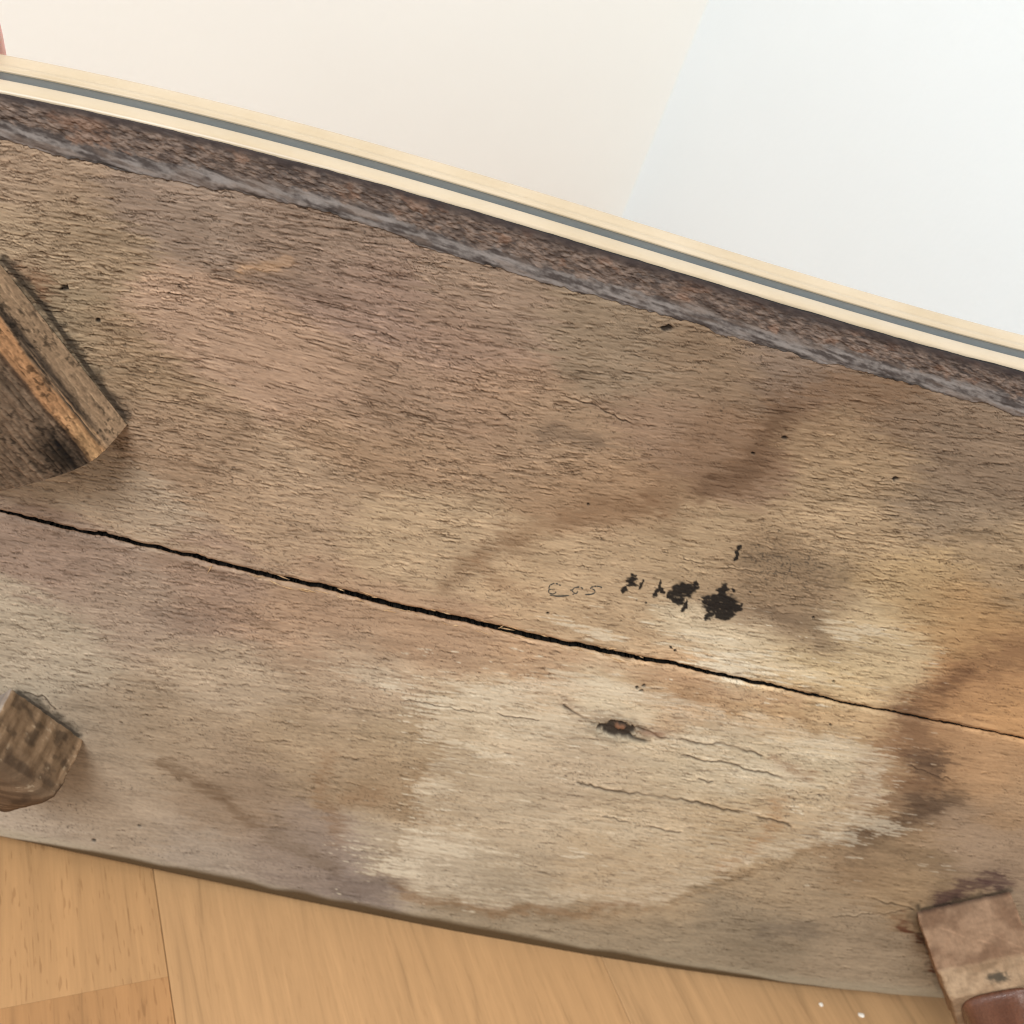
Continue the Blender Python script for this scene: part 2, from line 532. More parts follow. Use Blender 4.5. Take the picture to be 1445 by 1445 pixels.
PATHS_STAIN = [   # points, half width, tone, strength
    ([(1300, 540), (1190, 560), (1100, 585), (1065, 640), (1000, 688), (930, 700)], 30, (118, 86, 61), .46),
    ([(1260, 560), (1130, 600), (1050, 640), (950, 690)], 62, (128, 100, 76), .42),
    ([(1110, 575), (1075, 625), (1050, 660), (1000, 690)], 17, (90, 66, 48), .52),
    ([(1040, 590), (1000, 600), (960, 640)], 22, (128, 98, 74), .4),
    ([(910, 715), (830, 722), (745, 745), (715, 750)], 17, (122, 90, 64), .5),
    ([(735, 765), (690, 770), (672, 795), (625, 820)], 16, (118, 88, 63), .5),
    ([(680, 790), (700, 815), (760, 850)], 11, (140, 106, 78), .4),
    ([(1450, 915), (1375, 945), (1320, 980), (1290, 1015)], 26, (112, 76, 52), .6),
    ([(1290, 1010), (1295, 1060), (1310, 1090), (1270, 1120)], 30, (92, 68, 52), .6),
    ([(1440, 925), (1340, 990), (1290, 1060), (1275, 1130)], 46, (146, 110, 80), .42),
    ([(1285, 1070), (1320, 1085)], 17, (66, 52, 44), .6), ([(1290, 1125), (1330, 1135), (1300, 1150)], 15, (74, 58, 48), .55), ([(1370, 950), (1330, 975)], 10, (84, 56, 40), .5),
    ([(1270, 1050), (1230, 1080), (1215, 1130)], 22, (140, 104, 76), .5),
    ([(1350, 1130), (1290, 1140), (1260, 1165), (1200, 1190)], 17, (88, 68, 52), .7),
    ([(1240, 1190), (1340, 1215), (1330, 1260)], 12, (120, 98, 74), .45),
    ([(228, 1078), (262, 1095), (320, 1135), (365, 1165)], 9, (108, 84, 62), .62),
    ([(385, 1180), (420, 1205), (470, 1228)], 11, (118, 98, 78), .5),
    ([(560, 1250), (620, 1270), (700, 1285), (800, 1292), (870, 1280), (905, 1277)], 6, (138, 102, 68), .55),
    ([(1022, 1228), (1060, 1205), (1090, 1165), (1098, 1140)], 9, (160, 116, 74), .55),
    ([(455, 1075), (452, 1110), (470, 1150), (480, 1190)], 11, (136, 102, 72), .45),
    ([(490, 1130), (540, 1120)], 12, (140, 106, 76), .4),
    ([(1090, 1075), (1130, 1092), (1145, 1098)], 7, (140, 104, 74), .6),
    ([(795, 997), (810, 1015), (850, 1022), (940, 1028)], 7, (132, 102, 78), .6),
    ([(20, 384), (50, 400), (60, 420)], 14, (112, 70, 46), .5),
    ([(1080, 860), (1150, 880), (1160, 900)], 13, (104, 84, 66), .5),
    ([(1060, 790), (1110, 800), (1200, 815)], 16, (104, 86, 68), .42),
    ([(770, 615), (800, 610), (850, 628)], 12, (96, 78, 64), .5),
    ([(220, 870), (300, 875)], 16, (118, 98, 84), .4),
    ([(0, 700), (60, 690), (120, 720)], 14, (190, 170, 146), .4),
    ([(1320, 690), (1360, 700), (1440, 690)], 26, (112, 92, 74), .4),
    ([(470, 1240), (500, 1250), (560, 1248)], 12, (104, 88, 78), .5),
    ([(1080, 1318), (1140, 1318)], 11, (112, 98, 84), .45),
    ([(345, 380), (400, 372)], 8, (196, 152, 110), .35),
    ([(1340, 1266), (1372, 1252), (1412, 1247)], 15, (84, 60, 54), .9),
    ([(1280, 1300), (1305, 1330), (1322, 1372)], 7, (98, 58, 40), .85),
    ([(560, 850), (700, 885), (840, 930), (960, 955), (1120, 990)], 12, (180, 143, 112), .4),
    ([(120, 730), (300, 782), (430, 815)], 10, (186, 158, 128), .4),
]
PALE = [   # centre, radii, strength : flaking pale skin of the wood
    (610, 990, 40, 14, .8), (700, 975, 60, 18, .6), (850, 965, 70, 12, .6), (680, 1060, 50, 10, .7), (560, 1222, 36, 14, .95), (630, 1198, 60, 16, .8), (640, 1172, 30, 10, .7), (1030, 943, 60, 13, 1.0),
    (1000, 905, 50, 10, .5), (835, 888, 40, 7, .8), (1215, 895, 40, 12, .6), (1170, 1060, 60, 14, .5), (1230, 1165, 40, 12, .7), (1190, 1190, 20, 10, .7), (540, 958, 60, 10, .4), (950, 1040, 60, 14, .5), (820, 1210, 12, 6, .9),
    (1090, 1100, 60, 14, .5), (760, 1020, 60, 20, .45), (1120, 945, 90, 12, .4), (880, 1170, 120, 18, .3), (620, 1110, 30, 12, .5),
]
BLEACHED = [(600, 990), (650, 978), (720, 958), (830, 962), (960, 990), (1120, 1020), (1225, 1050), (1255, 1085), (1235, 1140), (1190, 1180), (1120, 1205), (1040, 1225), (930, 1272), (800, 1284),
            (680, 1274), (585, 1246), (530, 1228), (565, 1205), (590, 1160), (582, 1110), (620, 1060), (600, 1020)]
CRACKS = [   # points, half width px, depth mm
    ([(955, 1040), (985, 1050), (1010, 1048), (1075, 1066)], 2.0, .9), ([(948, 1061), (990, 1072), (1030, 1078), (1090, 1095), (1165, 1112)], 1.7, .7),
    ([(815, 1105), (870, 1117), (945, 1127), (1000, 1138), (1060, 1150), (1115, 1166)], 2.1, .9), ([(850, 1152), (905, 1163), (960, 1175)], 1.3, .4),
    ([(1140, 1136), (1165, 1146), (1205, 1156)], 1.7, .8), ([(985, 1098), (1005, 1104)], 1.4, .5), ([(620, 540), (660, 555), (720, 590)], 1.1, .4), ([(805, 560), (850, 578), (905, 605)], 1.2, .5),
    ([(1285, 1080), (1340, 1100)], .8, .2), ([(840, 915), (900, 932), (915, 948)], 1.4, .5), ([(795, 995), (815, 1010), (840, 1022)], 1.8, .7), ([(700, 895), (760, 912), (790, 922)], 1.1, .4),
    ([(900, 1026), (935, 1042), (960, 1041)], 2.0, .8), ([(1135, 1300), (1290, 1283)], .7, .2), ([(560, 985), (640, 1000), (760, 1015)], .9, .3), ([(580, 755), (625, 757), (650, 760)], 1.0, .3),
    ([(1230, 1268), (1290, 1283)], 1.2, .5), ([(30, 975), (62, 985), (78, 1002)], 1.3, .6), ([(940, 785), (1010, 800), (1070, 806)], .7, .2),
]
HOLES = [(90, 407, 6, 4.5), (138, 453, 4, 3), (940, 463, 8, 4.5), (412, 281, 7, 4), (830, 712, 2.2, 2), (773, 866, 3, 2.2), (1176, 962, 2.2, 1.8), (1172, 1023, 2, 1.7), (1263, 676, 5, 2.5), (132, 1186, 4, 2.4), (197, 1166, 3, 2),
         (905, 975, 3, 2.2), (899, 971, 2.6, 2), (909, 968, 2.6, 2), (1063, 640, 2.5, 2), (1108, 618, 4, 2.5), (1148, 872, 2, 1.6), (268, 722, 0, 0)]
INK = [   # ellipses of the stamped ink
    (1017, 853, 25, 17, .1), (1020, 834, 8, 12, .3), (1040, 857, 10, 7, 0), (1000, 868, 8, 9, .6), (1022, 868, 16, 8, 0), (996, 847, 8, 7, .2), (963, 834, 20, 12, .1), (981, 828, 5, 8, .2), (957, 846, 10, 8, .2), (966, 856, 4, 10, .5),
    (945, 840, 5, 7, 0), (927, 836, 5, 9, .4), (935, 834, 4, 5, -.4), (931, 825, 2, 8, .3), (891, 822, 9, 7, 0), (895, 817, 4, 6, .2), (881, 832, 3.5, 6, .4), (904, 826, 3, 6, .5), (893, 811, 2.4, 2, 0), (907, 820, 2, 2, 0), (911, 850, 2, 2, 0),
    (898, 847, 1.6, 1.4, 0), (1034, 833, 2.4, 3.4, -.3), (1044, 773, 4, 4.5, .3), (1040, 780, 3.2, 4.4, .3), (1037, 788, 3, 4.6, .3), (1058, 835, 2, 1.6, 0), (876, 876, 1.6, 1.2, 0), (947, 914, 2.4, 2.6, 0), (952, 918, 1.8, 2, 0),
]


def zs(pts):      # a close look at the pencilled figures, 4.25 times as large
    return [(740 + a / 4.25, 740 + b / 4.25) for a, b in pts]


FIGURES = [zs(p) for p in (
    [(218, 366), (196, 355), (176, 353), (156, 362), (147, 376), (147, 388), (162, 391), (184, 387)], [(148, 392), (144, 402), (152, 414), (172, 418), (186, 412), (189, 402)], [(150, 424), (200, 430), (268, 427)],
    [(274, 394), (290, 392), (300, 378), (325, 375), (345, 380), (351, 389)], [(286, 396), (293, 408), (306, 416), (317, 410), (320, 397)], [(288, 420), (296, 419)],
    [(465, 381), (455, 373), (430, 370), (405, 375), (395, 383), (412, 388), (424, 398), (421, 411), (404, 419), (362, 421)])]


def scatter(px, py, pts, sx, sy):
    num, den = 0, 1e-25
    for p in pts:
        w = np.exp(-np.minimum(((px - p[0]) / sx) ** 2 + ((py - p[1] - 0.22 * (px - p[0])) / sy) ** 2, 60)) + 1e-14
        num = num + w[..., None] * np.array(p[2:], float)
        den = den + w
    return num / den[..., None]


def mixc(col, tone, w):
    return col * (1 - w[..., None]) + lin(tone) * w[..., None]


def fissures(h, col, px, py, zone, rough):
    """thousands of short checks in the surface: a slit under a lifted, paler lip"""
    nr, nc = px.shape
    g = np.random.default_rng(31 if zone == 'upper' else 47)
    n = 15500 if zone == 'upper' else 10000
    x0 = g.uniform(-40, 1480, n)
    ja = np.clip(np.searchsorted(cols, x0), 0, nc - 1)
    y0 = py[0, ja] + (py[-1, ja] - py[0, ja]) * g.random(n)
    ia = np.clip(((y0 - py[0, ja]) / (py[-1, ja] - py[0, ja]) * (nr - 1)).astype(int), 0, nr - 1)
    keep = g.random(n) < np.clip(rough[ia, ja] * .95 + .02, 0, 1)
    x0, y0 = x0[keep], y0[keep]
    n = len(x0)
    sc = 4.1 - 2.1 * np.clip(y0 / 1400, 0, 1)                     # photo pixels to a millimetre here
    pinkish = np.exp(-((x0 - 390) / 150) ** 2 - ((y0 - 520) / 95) ** 2)
    L = np.clip(g.lognormal(1.3, .6, n), .8, 14) * sc * (1 + .8 * pinkish)
    mid_ = np.exp(-((x0 - 500) / 300) ** 2 - ((y0 - 570) / 180) ** 2) * .85
    slope = (g.normal(.11, .06, n) * (1 - mid_) + g.normal(.24, .05, n) * mid_) * (1 - pinkish) + g.normal(.28, .025, n) * pinkish + np.where(y0 > 900, -.01, 0)
    amp = g.uniform(.6, 2.2, n) * sc / 3 * (1 - .8 * pinkish)
    wid = g.uniform(.70, 1.2, n) * (sc / 3.2) ** .5
    dep = g.uniform(.35, 1.0, n) ** 1.2
    ph = g.uniform(0, 200, n)
    lipq = g.uniform(.2, 1.0, n)
    cnt = np.maximum((L / 1.3).astype(int), 3)
    rep = np.repeat(np.arange(n), cnt)
    kk = np.arange(cnt.sum()) - np.repeat(np.cumsum(cnt) - cnt, cnt)
    t = kk / (cnt[rep] - 1)
    x = x0[rep] + (t - .5) * L[rep]
    y = y0[rep] + slope[rep] * (t - .5) * L[rep] + amp[rep] * 2 * (vn(x / 7, ph[rep], 3) - .5) + amp[rep] * 1.1 * (vn(x / 2.6, ph[rep], 4) - .5)
    taper = np.clip(np.sin(np.pi * np.clip(t, .02, .98)), 0, 1) ** .6
    j = np.clip(np.searchsorted(cols, x), 0, nc - 1)
    span = (py[-1, j] - py[0, j])
    dy = span / (nr - 1)
    rowf = (y - py[0, j]) / dy
    i0 = np.round(rowf).astype(int)
    slit, lip = np.zeros((nr, nc)), np.zeros((nr, nc))
    for o in range(-6, 5):
        i = i0 + o
        ok = (i >= 1) & (i < nr - 1)
        dist = (i - rowf) * dy                                     # down the picture
        a = np.exp(-(dist / wid[rep]) ** 2) * taper * dep[rep]
        b = np.exp(-((dist + 2.3 * wid[rep]) / (1.35 * wid[rep])) ** 2) * taper * dep[rep] * lipq[rep]
        np.maximum.at(slit, (i[ok], j[ok]), a[ok])
        np.maximum.at(lip, (i[ok], j[ok]), b[ok])
    lip = lip * (1 - slit)
    h = h - .00038 * slit + .00021 * lip
    col = col * (1 + .46 * lip)[..., None]  # highlight on the raised lip, painted into the colour
    col = col * (1 - .84 * slit[..., None] * np.array([.95, 1, 1.03]))  # slit darkened: its dirt and the lip's shadow in one tone
    # pale loose fibres
    return h, col


def wood_fields(px, py, P, zone):
    """relief in metres (out of the board) and base colour of one board"""
    U, V = P[..., 0] * 1000, P[..., 2] * 1000
    V2 = V + 7 * (fbm(U / 170, V / 70, 2, 2) - .5) + 1.6 * (fbm(U / 34, V / 14, 4, 2) - .5) - .12 * (U + 25) * (1 - .9 * np.exp(-((px - 480) / 300) ** 2 - ((py - 560) / 190) ** 2))
    # wander a little before reading the tones, so patches get grain-torn edges
    tear = (vn(U / 15, V2 / 1.3, 6) - .5)
    tear2 = (vn(U / 5, V2 / .7, 16) - .5)
    wx = px + tear * 42 + tear2 * 18 + (fbm(U / 40, V / 25, 12, 3) - .5) * 60
    wy = py + (fbm(U / 30, V / 20, 14, 3) - .5) * 44 + (fbm(U / 6, V / 4, 15, 2) - .5) * 14
    sc = (px * 0 + 1)
    rough = scatter(px, py, [(a, b, c) for a, b, c in ROUGHS], 120, 75)[..., 0]
    rough = rough * (0.55 + 0.9 * fbm(U / 45, V2 / 14, 18, 2))
    col = lin(scatter(wx, wy, TONES, 62, 42))
    # ---- relief
    saw = V2 / 2.5 + 2.3 * (fbm(U / 9, V2 / 5, 1, 3) - .5)
    fr = saw - np.floor(saw)
    cell = np.floor(saw)
    on = sst(.42, .6, vn(U / 7 + cell * 3.7, cell * 1.31, 10))
    flake = (1 - fr) * on                                   # shingle-like lips of lifted grain: steep on their lower side
    lipw = sst(.0, .12, fr) * 0 + 1
    n1 = fbm(U / 15, V2 / 1.25, 20, 2)
    gate = sst(.47, .62, vn(U / 8, V2 / 1.6, 21))
    fis = np.exp(-((n1 - .5) / .038) ** 2) * gate
    n2 = vn(U / 30, V2 / 1.0, 22)
    fis2 = np.exp(-((n2 - .5) / .05) ** 2) * sst(.5, .7, vn(U / 22, V2 / 5, 23))
    h = 0.00016 * rough * (flake - .3) - 0.00042 * (0.25 + rough) * fis - 0.0003 * fis2 * (0.15 + rough * .5)
    h = h + 0.0004 * (fbm(U / 70, V / 34, 8, 2) - .5) + 0.00016 * (vn(U / 6, V2 / .6, 9) - .5) * (0.3 + rough)
    # colour of worn lips (paler) and dirt in fissures (darker), relief highlight and shade painted in too
    lip = on * np.exp(-(fr / .22) ** 2) * rough
    dirt_shade = np.clip(fis * (.25 + .45 * rough) + fis2 * .3 + on * rough * .5 * np.exp(-((1 - fr) / .10) ** 2), 0, 1)
    streak = (fbm(U / 14, V2 / .9, 11, 4) - .5) * .40 + (fbm(U / 70, V2 / 7, 13, 2) - .5) * .20 + (vn(U / 2.2, V2 / .55, 15) - .5) * .22
    col = col * (1 + streak)[..., None]
    mott = fbm(U / 22, V / 11, 19, 3) - .5
    col = col * (1 + mott[..., None] * np.array([.22, .24, .26]))
    h, col = fissures(h, col, px, py, zone, rough)
    # ---- stains
    warp_x = wx * .55 + px * .45
    warp_y = wy * .6 + py * .4
    for pts, w, tone, s in PATHS_STAIN:
        xs, ys = [p[0] for p in pts], [p[1] for p in pts]
        m = (px > min(xs) - 4 * w - 50) & (px < max(xs) + 4 * w + 50) & (py > min(ys) - 3 * w - 40) & (py < max(ys) + 3 * w + 40)
        if not m.any():
            continue
        d, _ = near_path(warp_x[m], warp_y[m], pts)
        d2 = d + w * (1.5 * (fbm(U[m] / 7, V[m] / 4.5, 13, 3) - .5) + 1.0 * tear2[m] + .5 * tear[m])
        a = s * (.52 * np.exp(-(d / (w * 1.3)) ** 2) * (.8 + .8 * (tear[m] + .1)) + .55 * (1 - sst(.62, .98, d2 / w)) * (.75 + .6 * (fbm(U[m] / 10, V2[m] / 2, 18, 2) - .3)))
        col[m] = mixc(col[m], tone, np.clip(a, 0, 1))
    m = (px > 440) & (px < 1340) & (py > 900) & (py < 1340)
    if m.any():
        qx, qy = px[m] + tear[m] * 46 + tear2[m] * 22, py[m] + (fbm(px[m] / 40, py[m] / 30, 14, 3) - .5) * 30
        loop_ = BLEACHED + BLEACHED[:1]
        d, _ = near_path(qx, qy, loop_)
        ins = np.zeros(len(qx), bool)
        for (xa, ya), (xb, yb) in zip(loop_[:-1], loop_[1:]):
            hit = ((ya > qy) != (yb > qy)) & (qx < (xb - xa) * (qy - ya) / (yb - ya + 1e-9) + xa)
            ins ^= hit
        sd_ = np.where(ins, d, -d)
        a = sst(-5, 7, sd_) * (.30 + .5 * np.exp(-(sd_ / 26) ** 2)) * (.45 + 1.1 * sst(.35, .68, fbm(U[m] / 11, V2[m] / 1.0, 7, 3)))
        col[m] = mixc(col[m], (214, 195, 168), np.clip(a * .52, 0, .8))
        edge_ = np.exp(-((sd_ + 7) / 6) ** 2) * .16
        col[m] = col[m] * (1 - edge_[..., None] * np.array([.8, 1, 1.2]))
    for cx, cy, rx, ry, s in PALE:
        m = (np.abs(px - cx) < rx * 2 + 40) & (np.abs(py - cy) < ry * 2.5 + 40)
        if not m.any():
            continue
        e = ((warp_x[m] - cx) / rx) ** 2 + ((warp_y[m] - cy - .17 * (px[m] - cx)) / ry) ** 2
        a = sst(.43, .56, np.exp(-e * .6) * .75 + (tear[m]) * .9 + (tear2[m]) * .5) * s
        col[m] = mixc(col[m], (220, 203, 176), np.clip(a * .66, 0, 1))
        h[m] += 0.00015 * a
    col = col * (1 + .42 * lip)[..., None]
    col = col * (1 - .80 * dirt_shade[..., None] * np.array([.93, 1, 1.04]))
    for pts, w, dep in CRACKS:
        xs, ys = [p[0] for p in pts], [p[1] for p in pts]
        m = (px > min(xs) - 30) & (px < max(xs) + 30) & (py > min(ys) - 30) & (py < max(ys) + 30)
        if not m.any():
            continue
        d, side = near_path(px[m] + tear2[m] * 3, py[m] + (fbm(px[m] / 11, py[m] / 40, 17, 2) - .5) * 7, pts)
        var = sst(.25, .55, vn(px[m] / 26, py[m] / 60, 5))
        a = np.exp(-(d / w) ** 2) * var
        h[m] -= dep * .001 * a
        h[m] += .00035 * np.exp(-(d / (w * 3.4)) ** 2) * (side > 0) * var
        col[m] = mixc(col[m], (60, 46, 36), np.clip(a * .85, 0, 1))
        b = np.exp(-((d - w * 2.2) / (w * 1.3)) ** 2) * (side > 0) * var
        col[m] *= (1 + .22 * b)[..., None]
    # knot with a broken heart
    m = (np.abs(px - 875) < 90) & (np.abs(py - 1030) < 60)
    if m.any():
        x, y = px[m] - 872, py[m] - 1030 - .12 * (px[m] - 872)
        nz = (fbm(px[m] / 6, py[m] / 4, 3, 3) - .5)
        e = np.sqrt((x / 29) ** 2 + (y / 12) ** 2) + nz * .7
        a = 1 - sst(.75, 1.1, e)
        core = 1 - sst(.3, .7, np.sqrt(((x - 3) / 16) ** 2 + ((y + 3) / 6) ** 2) + nz * 1.1)
        col[m] = mixc(col[m], (46, 36, 30), a * .95)
        col[m] = mixc(col[m], (140, 98, 72), core * .85)
        h[m] += -.0022 * a + .0019 * core + .0012 * nz * a
        ring = np.exp(-((e - 1.35) / .3) ** 2)
        col[m] *= (1 - .30 * ring)[..., None]
        tail = np.exp(-((y - 8 - .10 * x) / 2.6) ** 2) * sst(5, 20, x) * (1 - sst(35, 50, x))
        col[m] = mixc(col[m], (52, 44, 38), tail * .9)
        h[m] -= .0012 * tail
        rr = np.exp(-((y - 3 + .06 * x) / 5) ** 2) * sst(20, 40, x) * (1 - sst(60, 72, x))
        col[m] = mixc(col[m], (150, 116, 92), rr * .7)
    for cx, cy, rx, ry in HOLES:
        if rx == 0:
            continue
        m = (np.abs(px - cx) < rx * 3) & (np.abs(py - cy) < ry * 3)
        if not m.any():
            continue
        e = np.sqrt(((px[m] - cx) / rx) ** 2 + ((py[m] - cy) / ry) ** 2) + (vn(px[m] / 3, py[m] / 3, 2) - .5) * .8
        a = 1 - sst(.7, 1.15, e)
        h[m] -= .0012 * a
        col[m] = mixc(col[m], (34, 28, 25), a * .9)
    # sprinkled specks
    spk = sst(.83, .9, vn(U / .9, V / .7, 14)) * sst(.6, .8, vn(U / 26, V / 17, 3))
    col = mixc(col, (52, 42, 36), spk * .6)
    m = (px > 1040) & (px < 1240) & (py > 750) & (py < 900)
    if m.any():
        sp2 = sst(.66, .76, vn(U[m] / .8, V[m] / .6, 5)) * np.exp(-(((px[m] - 1110) / 80) ** 2 + ((py[m] - 800) / 40) ** 2))
        col[m] = mixc(col[m], (62, 54, 46), sp2 * .75)
    # stamped ink and pencilled figures
    m = (px > 860) & (px < 1075) & (py > 755) & (py < 935)
    if m.any():
        a = np.zeros(m.sum())
        nx = (vn(px[m] / 7, py[m] / 3.2, 1) - .5) * 8 + (vn(px[m] / 2.6, py[m] / 1.8, 2) - .5) * 4
        ny = (vn(px[m] / 5, py[m] / 4, 4) - .5) * 5
        for cx, cy, rx, ry, t in INK:
            kk = min(1.0, min(rx, ry) / 6)
            x, y = px[m] + nx * kk - cx, py[m] + ny * kk - cy
            x = x + y * t
            a = np.maximum(a, 1 - sst(.8, 1.08, np.sqrt((x / rx) ** 2 + (y / ry) ** 2)))
        holes_ = sst(.72, .86, fbm(U[m] / 4, V2[m] / .55, 20, 2))
        col[m] = mixc(col[m], (29, 25, 23), np.clip(a * (1 - .35 * holes_), 0, 1) * .97)
    # dirt packed and contact shade painted along the feet of the blocks
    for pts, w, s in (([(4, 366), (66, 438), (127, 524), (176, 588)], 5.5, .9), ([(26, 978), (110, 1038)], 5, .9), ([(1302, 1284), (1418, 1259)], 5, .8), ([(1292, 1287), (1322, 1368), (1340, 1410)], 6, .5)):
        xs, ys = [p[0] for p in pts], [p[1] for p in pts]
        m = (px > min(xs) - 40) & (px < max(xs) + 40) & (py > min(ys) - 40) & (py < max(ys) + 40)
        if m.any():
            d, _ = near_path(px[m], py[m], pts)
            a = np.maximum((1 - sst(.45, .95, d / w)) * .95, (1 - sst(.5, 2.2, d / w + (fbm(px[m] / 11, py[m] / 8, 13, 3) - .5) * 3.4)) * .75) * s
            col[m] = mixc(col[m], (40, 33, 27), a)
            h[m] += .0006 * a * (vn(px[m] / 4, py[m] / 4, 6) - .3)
    return h, np.clip(col, .004, .9) * ALB


def build_board(name, ca, cbm, nrow, parent, edge_a, edge_b, label=None):
    """a sheet of the underside from photo curve ca (upper) to cbm (lower), with its cut sides running back into the board"""
    s = np.linspace(0, 1, nrow)[:, None]
    py = ca[None] * (1 - s) + cbm[None] * s
    px = np.broadcast_to(cols[None], py.shape).copy()
    P = on_plane(px, py)
    h, col = wood_fields(px, py, P, name)
    da, db = py - ca[None], cbm[None] - py
    for d, e in ((da, edge_a), (db, edge_b)):
        if e == 'crack':
            h = h - .0010 * np.exp(-(d / 3.0) ** 2)
            lipc = np.exp(-((d - 3) / 5.0) ** 2) * sst(.4, .65, fbm(px / 34, py / 9, 6, 3))
            col = col * (1 + .12 * lipc)[..., None]
            h = h + .0003 * lipc
        if e == 'round':
            h = h - .0006 * np.exp(-np.maximum(d, 0) / 5.0)
            a = sst(22, 8, d) * .5
            col = col * (1 - a)[..., None] + lin((176, 160, 134)) * ALB * a[..., None]
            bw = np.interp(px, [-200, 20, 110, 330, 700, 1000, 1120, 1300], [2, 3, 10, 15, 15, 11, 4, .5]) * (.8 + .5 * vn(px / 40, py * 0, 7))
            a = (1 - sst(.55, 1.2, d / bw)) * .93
            col = col * (1 - a)[..., None] + lin((92, 71, 44)) * .75 * a[..., None]  # contact shadow under the lower edge, painted into the wood colour
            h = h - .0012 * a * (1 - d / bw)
        if e == 'bevel':
            h = h - .0004 * np.exp(-np.maximum(d, 0) / 4.0)
    P[..., 1] -= h
    # cut sides
    back = .016
    fa, fb = P[:1].copy(), P[-1:].copy()
    fa[..., 1], fb[..., 1] = back, back
    P = np.concatenate([fa, P[:1], P, P[-1:], fb], 0)
    bl = np.broadcast_to(np.array([.010, .008, .006]), col[:1].shape)
    col = np.concatenate([bl, bl * 1.5 if edge_a == 'crack' else col[:1] * .5, col, bl * 1.5 if edge_b == 'crack' else col[-1:] * .5, bl], 0)
    return P, col


def finish(P):
    Q = P.copy()
    return Q - T0


GRIDS = {}


def board(name, ca, cbm, nrow, ea, eb):
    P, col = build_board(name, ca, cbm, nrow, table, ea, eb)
    GRIDS[name] = P
    return grid_mesh('board', finish(P), col, WOOD, table)


b1 = board('upper', rim_c, cr_up, 400, 'bevel', 'crack')
b1['label'] = 'upper underside board with black ink blots and brown water stain'
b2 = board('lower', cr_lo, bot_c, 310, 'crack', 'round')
b2['label'] = 'lower underside board with pale flaking patch and a knot'

# the rough sawn rim above the board, set back behind a grey bevel
nr = 66
s = np.linspace(0, 1, nr)[:, None]
rag = (fbm(cols / 40, cols * 0, 12, 3) - .5) * 2.4 + (vn(cols / 9, cols * 0, 13) - .5) * .4
rtop = np.minimum(top_c + rag * sst(-30, 60, cols * 0 + 61), rim_c - 1)
py = rtop[None] * (1 - s) + (rim_c[None] + 1.5) * s
px = np.broadcast_to(cols[None], py.shape).copy()
P = on_plane(px, py)
U, V = P[..., 0] * 1000, P[..., 2] * 1000
gw = 24.0 + (fbm(cols / 60, cols * 0, 4, 2) - .5) * 12
t = np.clip((rim_c[None] - py) / gw[None], 0, 1)                 # 0 at the board, 1 where the bevel ends
V2 = V + .03 * U
chip = fbm(U / 3.4, V2 / 1.5, 5, 4) - .5
chip2 = fbm(U / 1.3, V2 / .6, 9, 3) - .5
zone = sst(.72, 1.0, t + chip * .7)
h = -RIMY * sst(0, .95, t) + zone * (.0018 * chip + .0009 * chip2) * sst(-2, 14, py - rtop[None]) + (1 - zone) * (.0005 * chip2 + .0004 * (vn(U / 14, V2 / .8, 7) - .5)) - .0016 * np.exp(-(py - rtop[None]) / 4)
g = fbm(U / 12, V2 / 1.2, 15, 3)
gs = sst(.25, .75, g + chip * .5 + chip2 * .25)[..., None]
greyc = lin((66, 56, 51)) * (1 - gs) + lin((122, 110, 102)) * gs
br = fbm(U / 3.2, V2 / 1.1, 17, 4)
brown = lin((80, 66, 58)) * (1 - sst(.25, .75, br))[..., None] + lin((130, 109, 95)) * sst(.25, .75, br)[..., None]
rust = sst(.6, .75, fbm(U / 9, V2 / 4, 21, 3))
brown = brown * (1 - .3 * rust[..., None]) + lin((146, 104, 78)) * .3 * rust[..., None]
pit = .45 * sst(.08, -.10, chip2 + chip * .5 + .12)
brown = brown * (1 - .6 * pit)[..., None]
brk = (.6 + .9 * sst(.3, .62, fbm(U / 24, V2 / 4, 19, 3)))[..., None]
base_ = lin((112, 92, 78)) * (.6 + .8 * br[..., None])
greyc = base_ + (greyc - base_) * np.clip(brk, 0, 1)
col = greyc * (1 - zone[..., None]) + brown * zone[..., None]
seam = np.exp(-((t - .04) / .07) ** 2) * sst(.45, .65, vn(U / 11, V2 / 9, 3))
col = col * (1 - .55 * seam)[..., None]
dk = np.exp(-((py - rtop[None]) / (4 + 7 * fbm(U / 9, V2 / 9, 6, 2) + 4 * sst(500, 1000, px))) ** 2)  # shade beneath the trim, painted onto the top of the rim
col = mixc(col, (46, 37, 35), dk * .9)
col = np.clip(col, .004, .9) * ALB
P[..., 1] -= h
fb = P[-1:].copy()
fb[..., 1] = .014
skirt, scol = [], []
edge_tone = (lin((62, 50, 47)) * (1 - sst(300, 900, cols))[:, None] + lin((30, 25, 25)) * sst(300, 900, cols)[:, None])[None] * .7  # shadow gap put into the edge colour, deeper to the right
for q in np.linspace(1, 0.06, 9):
    row = P[:1].copy()
    row[..., 1] = row[..., 1] * (1 - q) + .014 * q
    row[..., 2] += -.0026 * q + .0002 * (fbm(cols[None] / 8, cols[None] * 0 + q * 6, 6, 3) - .5) * min(1, (1 - q) * 6 + .2)
    skirt.append(row)
    scol.append(edge_tone * ALB * (.35 + 1.1 * fbm(cols[None] / 9, cols[None] * 0 + q * 5, 3, 3))[..., None])
P = np.concatenate(skirt + [P, fb], 0)
col = np.concatenate(scol + [col, col[-1:] * .3], 0)
grid_mesh('rim', finish(P), col, WOOD, table)

